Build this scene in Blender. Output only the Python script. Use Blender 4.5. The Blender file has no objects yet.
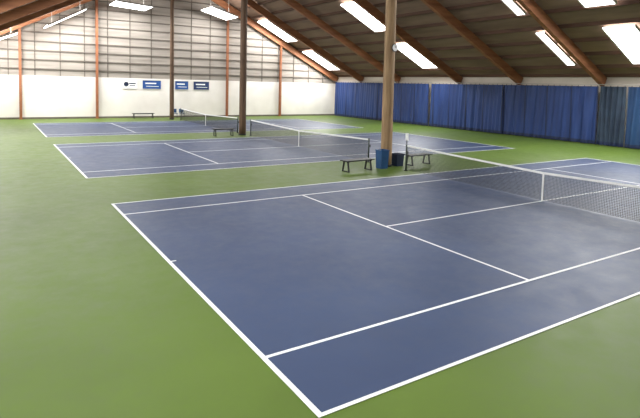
import bpy, bmesh, math, random
from mathutils import Vector, Matrix
random.seed(4)
D=bpy.data; S=bpy.context.scene; C=S.collection
def s2l(c): 
    c=c/255.0
    return c/12.92 if c<=.04045 else ((c+.055)/1.055)**2.4
def col(r,g,b): return (s2l(r),s2l(g),s2l(b),1)
def mat(name,c1,c2=None,scale=3.0,rough=.6,spec=.4,bump=0,stretch=(1,1,1),emit=0,detail=4,metal=0,scuff=0):
    m=D.materials.new(name); m.use_nodes=True; n=m.node_tree.nodes; l=m.node_tree.links
    b=n['Principled BSDF']; b.inputs['Roughness'].default_value=rough; b.inputs['Specular IOR Level'].default_value=spec
    b.inputs['Metallic'].default_value=metal
    if c2 is None: c2=c1
    tc=n.new('ShaderNodeTexCoord'); mp=n.new('ShaderNodeMapping'); mp.inputs['Scale'].default_value=stretch
    nz=n.new('ShaderNodeTexNoise'); nz.inputs['Scale'].default_value=scale; nz.inputs['Detail'].default_value=detail
    rp=n.new('ShaderNodeValToRGB'); rp.color_ramp.elements[0].position=.3; rp.color_ramp.elements[1].position=.7
    rp.color_ramp.elements[0].color=col(*c1); rp.color_ramp.elements[1].color=col(*c2)
    l.new(tc.outputs['Object'],mp.inputs[0]); l.new(mp.outputs[0],nz.inputs['Vector']); l.new(nz.outputs[0],rp.inputs[0])
    out=rp.outputs[0]
    if scuff:
        n2=n.new('ShaderNodeTexNoise'); n2.inputs['Scale'].default_value=2.2; n2.inputs['Detail'].default_value=9; n2.inputs['Roughness'].default_value=.75
        l.new(tc.outputs['Object'],n2.inputs['Vector'])
        mr=n.new('ShaderNodeMapRange'); mr.inputs[1].default_value=.25; mr.inputs[2].default_value=.75; mr.inputs[3].default_value=1-scuff; mr.inputs[4].default_value=1+scuff
        l.new(n2.outputs[0],mr.inputs[0])
        mx=n.new('ShaderNodeVectorMath'); mx.operation='SCALE'; l.new(out,mx.inputs[0]); l.new(mr.outputs[0],mx.inputs['Scale']); out=mx.outputs[0]
        mr2=n.new('ShaderNodeMapRange'); mr2.inputs[1].default_value=.3; mr2.inputs[2].default_value=.7; mr2.inputs[3].default_value=rough-.07; mr2.inputs[4].default_value=rough+.1
        l.new(n2.outputs[0],mr2.inputs[0]); l.new(mr2.outputs[0],b.inputs['Roughness'])
    l.new(out,b.inputs['Base Color'])
    if bump:
        bp=n.new('ShaderNodeBump'); bp.inputs['Strength'].default_value=bump; bp.inputs['Distance'].default_value=.02
        l.new(nz.outputs[0],bp.inputs['Height']); l.new(bp.outputs[0],b.inputs['Normal'])
    if emit:
        b.inputs['Emission Color'].default_value=col(*c1); b.inputs['Emission Strength'].default_value=emit
    return m
M=dict(
 green=mat('green_acrylic',(75,96,31),(85,107,39),.35,.48,.25,scuff=.12),
 blue=mat('blue_acrylic',(47,61,91),(55,70,102),.4,.46,.28,scuff=.16),
 line=mat('line_paint',(212,214,216),(226,228,230),8,.5),
 white=mat('white_wall_paint',(218,212,207),(232,227,223),.6,.7),
 beige=mat('beige_wall_paint',(214,203,190),(228,218,206),.6,.8),
 grey=mat('grey_boards',(134,127,120),(162,154,146),1.2,.8,stretch=(.25,1,3)),
 girt=mat('girt_wood',(90,83,77),(108,100,93),2,.8),
 roof=mat('roof_boards',(118,94,80),(146,119,103),1.5,.85,stretch=(1,.2,1)),
 purlin=mat('purlin_wood',(80,57,46),(102,75,61),2,.8,stretch=(1,.2,1)),
 glulam=mat('glulam_wood',(126,78,52),(162,108,74),2,.65,stretch=(.2,2,2)),
 pole=mat('pole_wood',(128,102,74),(164,136,102),3,.7,bump=.4,stretch=(3,3,.3)),
 pole_dark=mat('dark_pole_wood',(74,55,42),(104,80,60),3,.7,bump=.4,stretch=(3,3,.3)),
 steel=mat('orange_brown_post',(132,82,56),(152,98,66),2,.6),
 curtain=mat('blue_vinyl',(24,46,98),(38,64,122),1.1,.5,stretch=(1,1.5,.3)),
 curtain_t=mat('teal_blue_vinyl',(24,52,92),(36,70,112),1.1,.5,stretch=(1,1.5,.3)),
 seam=mat('vinyl_seam',(16,30,66),(22,38,78),1.1,.5),
 curtain_d=mat('dark_net_vinyl',(36,48,68),(50,66,86),1.5,.6),
 hem=mat('hem_vinyl',(20,30,60),(28,42,76),2,.6),
 black=mat('black_metal',(26,27,30),(38,39,42),5,.45),
 net=mat('net_cord',(26,30,32),(34,38,40),5,.7),
 tape=mat('net_tape',(226,227,228),(236,236,236),5,.6),
 bin=mat('blue_plastic',(28,66,108),(36,78,124),3,.4),
 bin_d=mat('navy_plastic',(24,34,58),(30,42,68),3,.4),
 post=mat('net_post_paint',(40,50,48),(50,60,58),4,.4),
 sign=mat('sign_white',(228,230,232),(238,238,238),4,.5),
 banner=mat('banner_blue',(26,64,128),(40,84,150),1.8,.6,detail=1),
 banner_d=mat('banner_navy',(22,40,80),(34,56,104),2.4,.6,detail=1),
 sky=mat('skylight_panel',(255,255,252),None,1,.5,emit=8.0),
 frame=mat('skylight_frame',(190,186,180),None,1,.5),
)
class MB:
    def __init__(s): s.v=[];s.f=[];s.m=[];s.mats=[];s.sm=[]
    def mi(s,m):
        m=M[m]
        if m not in s.mats: s.mats.append(m)
        return s.mats.index(m)
    def box(s,c,d,m,rot=None):
        k=len(s.v); R=rot or Matrix.Identity(3)
        for z in (-.5,.5):
            for x,y in ((-.5,-.5),(.5,-.5),(.5,.5),(-.5,.5)):
                s.v.append(tuple(Vector(c)+R@Vector((x*d[0],y*d[1],z*d[2]))))
        for f in ((3,2,1,0),(4,5,6,7),(0,1,5,4),(1,2,6,5),(2,3,7,6),(3,0,4,7)):
            s.f.append(tuple(k+i for i in f)); s.m.append(s.mi(m)); s.sm.append(False)
    def beam(s,a,b,w,h,m,side=Vector((0,1,0))):
        a=Vector(a);b=Vector(b);x=(b-a).normalized();y=side;z=x.cross(y).normalized()
        R=Matrix((x,y,z)).transposed()
        s.box((a+b)/2,((b-a).length,w,h),m,R)
    def cyl(s,a,b,r1,r2,m,n=16,wob=0,rings=1):
        a=Vector(a);b=Vector(b);x=(b-a).normalized();t=Vector((1,0,0)) if abs(x.x)<.9 else Vector((0,1,0))
        u=x.cross(t).normalized();w=x.cross(u);k=len(s.v)
        for j in range(rings+1):
            t_=j/rings;r=r1+(r2-r1)*t_
            for i in range(n):
                an=2*math.pi*i/n; rr=r*(1+wob*math.sin(3*an+j)*.5+wob*random.uniform(-.3,.3))
                s.v.append(tuple(a+(b-a)*t_+(u*math.cos(an)+w*math.sin(an))*rr))
        for j in range(rings):
            for i in range(n):
                s.f.append((k+j*n+i,k+j*n+(i+1)%n,k+(j+1)*n+(i+1)%n,k+(j+1)*n+i)); s.m.append(s.mi(m)); s.sm.append(True)
        s.f.append(tuple(k+i for i in range(n-1,-1,-1)));s.m.append(s.mi(m));s.sm.append(False)
        s.f.append(tuple(k+rings*n+i for i in range(n)));s.m.append(s.mi(m));s.sm.append(False)
    def quad(s,p,m):
        k=len(s.v); s.v+= [tuple(a) for a in p]; s.f.append(tuple(range(k,k+len(p)))); s.m.append(s.mi(m)); s.sm.append(False)
    def done(s,name,loc=(0,0,0),parent=None,rotz=0):
        me=D.meshes.new(name); me.from_pydata(s.v,[],s.f)
        for m in s.mats: me.materials.append(m)
        me.polygons.foreach_set('material_index',s.m); me.polygons.foreach_set('use_smooth',s.sm); me.update()
        o=D.objects.new(name,me); C.objects.link(o); o.location=loc; o.rotation_euler=(0,0,rotz)
        if parent: o.parent=parent
        return o
def empty(name,loc=(0,0,0)):
    e=D.objects.new(name,None); e.empty_display_size=.3; C.objects.link(e); e.location=loc; return e
X0,X1,Y0,Y1=-8.2,31.7,-20.0,35.2
XR=11.75; SL=.51; ZE=5.0
def rz(x): return ZE+(31-x)*SL if x>=XR else ZE+(31-XR)*SL-(XR-x)*SL
# ---- floor
b=MB(); b.box(((X0+X1)/2,(Y0+Y1)/2,-.1),(X1-X0,Y1-Y0,.2),'green'); b.done('floor')
# ---- walls
def gable(name,y,dy,mlow,mup,zs):
    b=MB()
    pts=[(X0,zs),(X1,zs),(X1,rz(X1)),(XR,rz(XR)),(X0,rz(X0))]
    def slab(pts,m,off=0):
        f=[(x,y+off,z) for x,z in pts]; g=[(x,y+dy,z) for x,z in pts]
        b.quad(f,m);b.quad(g[::-1],m)
        for i in range(len(pts)):
            j=(i+1)%len(pts); b.quad([f[i],g[i],g[j],f[j]],m)
    slab([(X0,0),(X1,0),(X1,zs),(X0,zs)],mlow,-.03 if dy>0 else .03); slab(pts,mup)
    return b
b=gable('wall_back',Y1,.25,'white','grey',3.72)
zz=4.3
while zz<14.5:
    hx=(rz(XR)-zz)/SL
    x0=max(X0+.1,XR-hx+.3);x1=min(X1-.1,XR+hx-.3)
    if x1>x0: b.box(((x0+x1)/2,Y1-.04,zz),(x1-x0,.08,.09),'girt')
    zz+=.78
x=X0+.9
while x<X1:
    b.box((x,Y1-.03,3.72+(rz(x)-.3-3.72)/2),(.07,.06,rz(x)-.3-3.72),'girt')
    x+=1.95
b.done('wall_back')
gable('wall_front',Y0,-.25,'white','grey',3.72).done('wall_front')
b=MB(); b.box((X1+.1,(Y0+Y1)/2,ZE/2-.2),(.2,Y1-Y0,ZE-.4+.1),'beige'); b.done('wall_right')
b=MB(); b.box((X0-.1,(Y0+Y1)/2,ZE/2-.2),(.2,Y1-Y0,ZE-.4+.1),'beige'); b.done('wall_left')
b=MB(); b.box(((X0+X1)/2,Y1-.05,.08),(X1-X0-.1,.05,.16),'girt'); b.done('baseboard_back')
# ---- ceiling
b=MB(); t=.15; L=(Y1-Y0)
for xa,xb in ((XR,X1+.2),(X0-.2,XR)):
    za,zb=rz(xa),rz(xb)
    p=[(xa,Y0,za),(xb,Y0,zb),(xb,Y1+.25,zb),(xa,Y1+.25,za)]
    q_=[(x_,y_,z_+t) for x_,y_,z_ in p]
    b.quad(p,'roof');b.quad(q_,'roof')
    for i in range(4):
        j=(i+1)%4;b.quad([p[i],p[j],q_[j],q_[i]],'roof')
    n=14
    for i in range(n+1):
        xx=xa+(xb-xa)*i/n; xx=min(max(xx,X0+.2),X1-.15)
        b.box((xx,(Y0+Y1)/2,rz(xx)-.11),(.09,L-.05,.22),'purlin')
ceiling=b.done('ceiling')
for y in (-15.6,-9.3,-3.0,3.6,10.0,16.0,24.0,30.0,34.9):
    b=MB()
    for sx in (1,-1):
        xe=X1-.15 if sx>0 else X0+.15
        b.beam((XR,y,rz(XR)-.55),(xe,y,rz(xe)-.55),.28,.62,'glulam')
    b.done('rafter_beam')
# skylights
E=64
def panel(a,c,w,name,rods=False,k=1.0):
    b=MB(); a=Vector(a); c=Vector(c)
    b.beam(a,c,w,.06,'sky'); 
    d=(c-a).normalized(); hw=Vector((0,w/2+.04,0))
    b.beam(a+hw,c+hw,.07,.12,'frame'); b.beam(a-hw,c-hw,.07,.12,'frame')
    if rods:
        for p in (a.lerp(c,.15),a.lerp(c,.85)):
            b.cyl(p,(p.x,p.y,rz(p.x)-.02),.015,.015,'frame',6)
    o=b.done(name)
    li=D.lights.new('panel_light','AREA'); li.shape='RECTANGLE'; li.size=(c-a).length; li.size_y=w; li.energy=E*k*(c-a).length*w; li.color=(1,.99,.97)
    lo=D.objects.new('daylight',li); C.objects.link(lo); lo.parent=o
    n=d.cross(Vector((0,1,0))); 
    if n.z>0: n=-n
    lo.matrix_local=Matrix.Translation((a+c)/2+n*.08)@Matrix((d,(-n).cross(d),-n)).transposed().to_4x4()
def skylight(x0,x1,y,w,k=1.0): panel((x0,y,rz(x0)-.28),(x1,y,rz(x1)-.28),w,'skylight',k=k)
for y,w in ((.1,1.7),(4.9,.55),(18.0,1.9),(33.0,2.2),(-6,1.6),(-12,1.6)):
    skylight(26.3,29.9,y,w,.8 if y<-1 else 1.05)
for y,w in ((.1,1.6),(4.9,.55),(18.0,2.0),(33.0,2.2),(-6,1.6),(-12,1.6)):
    skylight(20.8,24.4,y,w,.8 if y<-1 else 1.05)
for y,w in ((20,1.6),(13,1.6),(5,1.6),(-6,1.6),(-12,1.6)):
    kk=.65 if y<6 else 1.0
    skylight(0.4,3.9,y,w,kk); skylight(-5,-1.6,y,w,kk)
for x,z,hl,dz in ((15.9,10.1,1.3,-.35),(7.75,10.0,1.5,-.1),(2.6,8.5,1.5,.85),(-1.9,7.9,1.6,.8),(-2.3,6.4,1.4,.6)):
    panel((x-hl,32.2,z-dz),(x+hl,32.2,z+dz),3.0,'hanging_light',True,k=.8)
# ---- courts
def court(yn):
    e=empty('tennis_court',(-.03,yn,0))
    b=MB(); b.box((11.885,5.485,.002),(23.77,10.97,.004),'blue'); b.done('surface',parent=e)
    b=MB(); h=.004; z=.006; w=.055
    def ln(x0,y0,x1,y1): b.box(((x0+x1)/2,(y0+y1)/2,z),(abs(x1-x0),abs(y1-y0),h),'line')
    bw=.07
    ln(0,0,bw,10.97); ln(23.77-bw,0,23.77,10.97)
    for y in (0,10.97-w,1.37-w/2,9.6-w/2): ln(bw,y,23.77-bw,y+w)
    for x in (5.485,18.285): ln(x-w/2,1.37+w/2,x+w/2,9.6-w/2)
    ln(5.485+w/2,5.485-w/2,18.285-w/2,5.485+w/2)
    ln(bw,5.465,bw+.1,5.505); ln(23.67-.1,5.465,23.67,5.505)
    b.done('court_lines',parent=e)
    n=empty('tennis_net',(11.885,yn,.012))
    ya,yb=-.914,11.884; yc=5.485
    def top(y): 
        f=abs(y-yc)/(yb-yc); return .914+(1.07-.914)*f
    b=MB(); sp=.046; t=.0085
    y=ya+.06
    while y<yb-.05:
        zt=top(y)-.03; b.box((0,y,(zt+.03)/2),(.004,t,zt-.03),'net'); y+=sp
    for k in range(20):
        f=k/20
        for (p,q2) in ((ya+.05,yc),(yc,yb-.05)):
            b.beam((0,p,.03+(top(p)-.05)*f),(0,q2,.03+(top(q2)-.05)*f),.004,t,'net',side=Vector((1,0,0)))
    b.done('net_mesh',parent=n)
    b=MB()
    for (p,q2) in ((ya,yc),(yc,yb)):
        b.beam((0,p,top(p)-.03),(0,q2,top(q2)-.03),.02,.065,'tape',side=Vector((1,0,0)))
    b.box((0,yc,.45),(.03,.055,.9),'tape'); 
    b.done('net_band',parent=n)
    b=MB()
    for y in (ya,yb):
        b.cyl((0,y,-.01),(0,y,1.08),.04,.04,'post',12); b.cyl((0,y,1.08),(0,y,1.1),.048,.048,'post',12)
        b.box((.05,y,.75),(.06,.06,.12),'black'); b.cyl((0,y,-.01),(0,y,.02),.09,.09,'black',12)
    b.done('net_posts',parent=n)
court(-10.97); court(4.4); court(19.35)
# ---- poles
for y,m,r,x in ((2.25,'pole',.25,11.9),(17.0,'pole_dark',.24,11.6),(32.4,'pole_dark',.2,11.4),(-12.9,'pole_dark',.24,11.75)):
    b=MB(); b.cyl((0,0,0),(0,0,rz(x)-.3),r,r*.86,m,20,.04,24)
    b.cyl((0,0,0.0),(0,0,.1),r+.02,r+.02,'black',20)
    b.done('log_column',(x,y,0))
b=MB(); b.box((XR,(Y0+Y1)/2,rz(XR)-.45),(.3,L-.1,.5),'glulam'); b.done('ridge_beam')
for x in (-.6,5.4,17.9,24.1,):
    b=MB(); h=rz(x)-.8
    b.box((0,0,h/2),(.2,.04,h),'steel');b.box((0,-.1,h/2),(.03,.18,h),'steel');b.box((0,-.2,h/2),(.2,.04,h),'steel'); b.box((0,-.1,.01),(.34,.3,.02),'steel')
    b.done('wall_post',(x,Y1-.12,0))
for x,m,w in ((8.3,'sign',1.3),(10.3,'banner',1.7),(13.2,'banner',1.3),(15.2,'banner_d',1.6)):
    b=MB(); b.box((0,0,0),(w,.03,.8),m)
    if m=='sign':
        b.cyl((-.35,-.016,0),(-.35,-.022,0),.22,.22,'bin_d',16); b.box((.2,-.02,.08),(.6,.01,.1),'bin_d'); b.box((.2,-.02,-.12),(.5,.01,.07),'bin_d')
    else:
        b.box((-.1,-.02,.12),(w*.6,.01,.12),'sign'); b.box((.05,-.02,-.16),(w*.7,.01,.05),'sign')
    b.box((0,-.01,.41),(w+.04,.04,.03),'frame'); b.box((0,-.01,-.41),(w+.04,.04,.03),'frame')
    b.done('wall_banner',(x,Y1-.06,3.15))
# ---- curtain
def cur(y0,y1,amp,m,xoff=0,z0=.04,z1=3.88,wl=.55):
    b=MB(); n=int((y1-y0)/.05); k=b.mi(m); kh=b.mi('hem'); ks=b.mi('seam'); zs=[z0,z0+.22,1.2,2.4,z1-.1,z1]
    ph=random.random()*6
    for i in range(n+1):
        y=y0+(y1-y0)*i/n
        for j,z in enumerate(zs):
            a=amp*(1-.3*z/z1)
            dx=a*math.sin(y*2*math.pi/wl+ph+1.3*math.sin(y*.9)+.25*z*math.sin(y))*(.55+.45*math.sin(y*1.3+ph))+.5*a*math.sin(y*17+z*.9)
            b.v.append((31.1+xoff+dx,y,z))
    w=len(zs)
    for i in range(n):
        yy=i*.05
        for j in range(w-1):
            b.f.append((i*w+j,(i+1)*w+j,(i+1)*w+j+1,i*w+j+1)); b.m.append(kh if j==0 else (ks if (yy%1.85)<.06 and m=='curtain' else k)); b.sm.append(True)
    y=y0+.1
    while y<y1:
        b.box((31.1+xoff,y,z1+.03),(.02,.03,.08),'black'); y+=.45
    b.done('divider_curtain')
cur(19.3,34.6,.08,'curtain',0,wl=.9)
cur(11.2,19.1,.1,'curtain',0,wl=1.0)
cur(3.7,11.3,.1,'curtain',.12,wl=.8)
cur(1.9,3.6,.12,'curtain_d',.05,wl=.3)
cur(-8,1.8,.1,'curtain_t',0,wl=.9)
cur(-18,-8.1,.08,'curtain',0,wl=1.2)
b=MB(); b.cyl((31.1,Y0+.1,4.0),(31.1,Y1-.1,4.0),.02,.02,'frame',8); b.done('curtain_cable')
# ---- benches etc
def bench(name,loc,L=1.5,rot=0):
    b=MB()
    for i in range(4): b.box((0,-.17+i*.113,.46),(L,.09,.035),'black')
    for sx in (-1,1):
        x=sx*(L/2-.15)
        for sy in (-1,1): b.beam((x,sy*.12,.44),(x,sy*.2,0.02),.05,.05,'black',side=Vector((1,0,0)))
        b.box((x,0,.42),(.05,.4,.04),'black'); b.box((x,0,.02),(.05,.46,.04),'black')
    b.box((0,0,.41),(L-.3,.04,.04),'black'); b.done(name,loc,rotz=rot)
bench('bench',(9.95,1.75,0),1.5,.05); bench('bench',(13.6,2.0,0),1.4,.05)
bench('bench',(9.3,34.3,0),2.0); bench('bench',(10.2,16.9,0),1.5)
def binn(name,loc,w,d,h,m):
    b=MB(); tp=.85
    for z,s_ in ((0,tp),(h,1),(h,.92),(.04,tp*.9)):
        for x,y in ((-.5,-.5),(.5,-.5),(.5,.5),(-.5,.5)): b.v.append((x*w*s_,y*d*s_,z))
    for a in range(3):
        for i in range(4):
            j=(i+1)%4; b.f.append((a*4+i,a*4+j,a*4+4+j,a*4+4+i)); b.m.append(b.mi(m)); b.sm.append(False)
    b.f.append((3,2,1,0));b.m.append(b.mi(m));b.sm.append(False); b.f.append((12,13,14,15));b.m.append(b.mi(m));b.sm.append(False)
    for sy in (-1,1): b.box((0,sy*d*.5,h-.02),(w*1.04,.03,.05),m)
    for sx in (-1,1): b.box((sx*w*.5,0,h-.02),(.03,d*1.04,.05),m)
    b.done(name,loc)
binn('recycling_bin',(11.35,1.85,0),.42,.42,.8,'bin'); binn('waste_bin',(12.45,2.1,0),.42,.4,.55,'bin_d')
for i,x in enumerate((12.3,13.0)):
    b=MB()
    b.box((0,0,.44),(.45,.45,.04),'bin'); b.box((0,.22,.68),(.45,.04,.36),'bin')
    for sx in (-.2,.2):
        for sy in (-.2,.2): b.cyl((sx,sy,0),(sx,sy,.43),.015,.015,'black',8)
    for sx in (-.2,.2): b.cyl((sx,.22,.43),(sx,.22,.6),.015,.015,'black',8)
    b.done('plastic_chair',(x,34.4,0))
b=MB(); b.box((0,0,.1),(.03,.16,.3),'sign'); b.box((0,0,-.1),(.03,.03,.2),'black')
b.done('score_marker',(11.885,.914,1.33))
b=MB(); b.cyl((0,0,0),(0,-.04,0),.17,.17,'black',20); b.cyl((0,-.04,0),(0,-.045,0),.145,.145,'sign',20); b.box((0,-.05,.05),(.012,.01,.1),'black'); b.box((.035,-.05,0),(.07,.01,.012),'black')
b.done('wall_clock',(11.95,1.99,5.2))
# camera
cd=D.cameras.new('camera'); cam=D.objects.new('camera',cd); C.objects.link(cam); S.camera=cam
ya,pi_,ro=.57069,.07112,.02489
cy,sy=math.cos(ya),math.sin(ya);cp,sp=math.cos(pi_),math.sin(pi_)
f=Vector((sy*cp,cy*cp,-sp)); rt=Vector((cy,-sy,0)); up=rt.cross(f)
r2=math.cos(ro)*rt+math.sin(ro)*up; u2=-math.sin(ro)*rt+math.cos(ro)*up
cam.matrix_world=Matrix.Translation((-2.91272,-15.33954,3.50728))@Matrix((r2,u2,-f)).transposed().to_4x4()
cd.lens=518.2118*36/640; cd.sensor_width=36; cd.shift_y=-86.96/640; cd.clip_end=200
w=D.worlds.new('world'); S.world=w; w.use_nodes=True; w.node_tree.nodes['Background'].inputs[0].default_value=(.6,.7,.8,1); w.node_tree.nodes['Background'].inputs[1].default_value=.5
S.view_settings.view_transform='Standard'
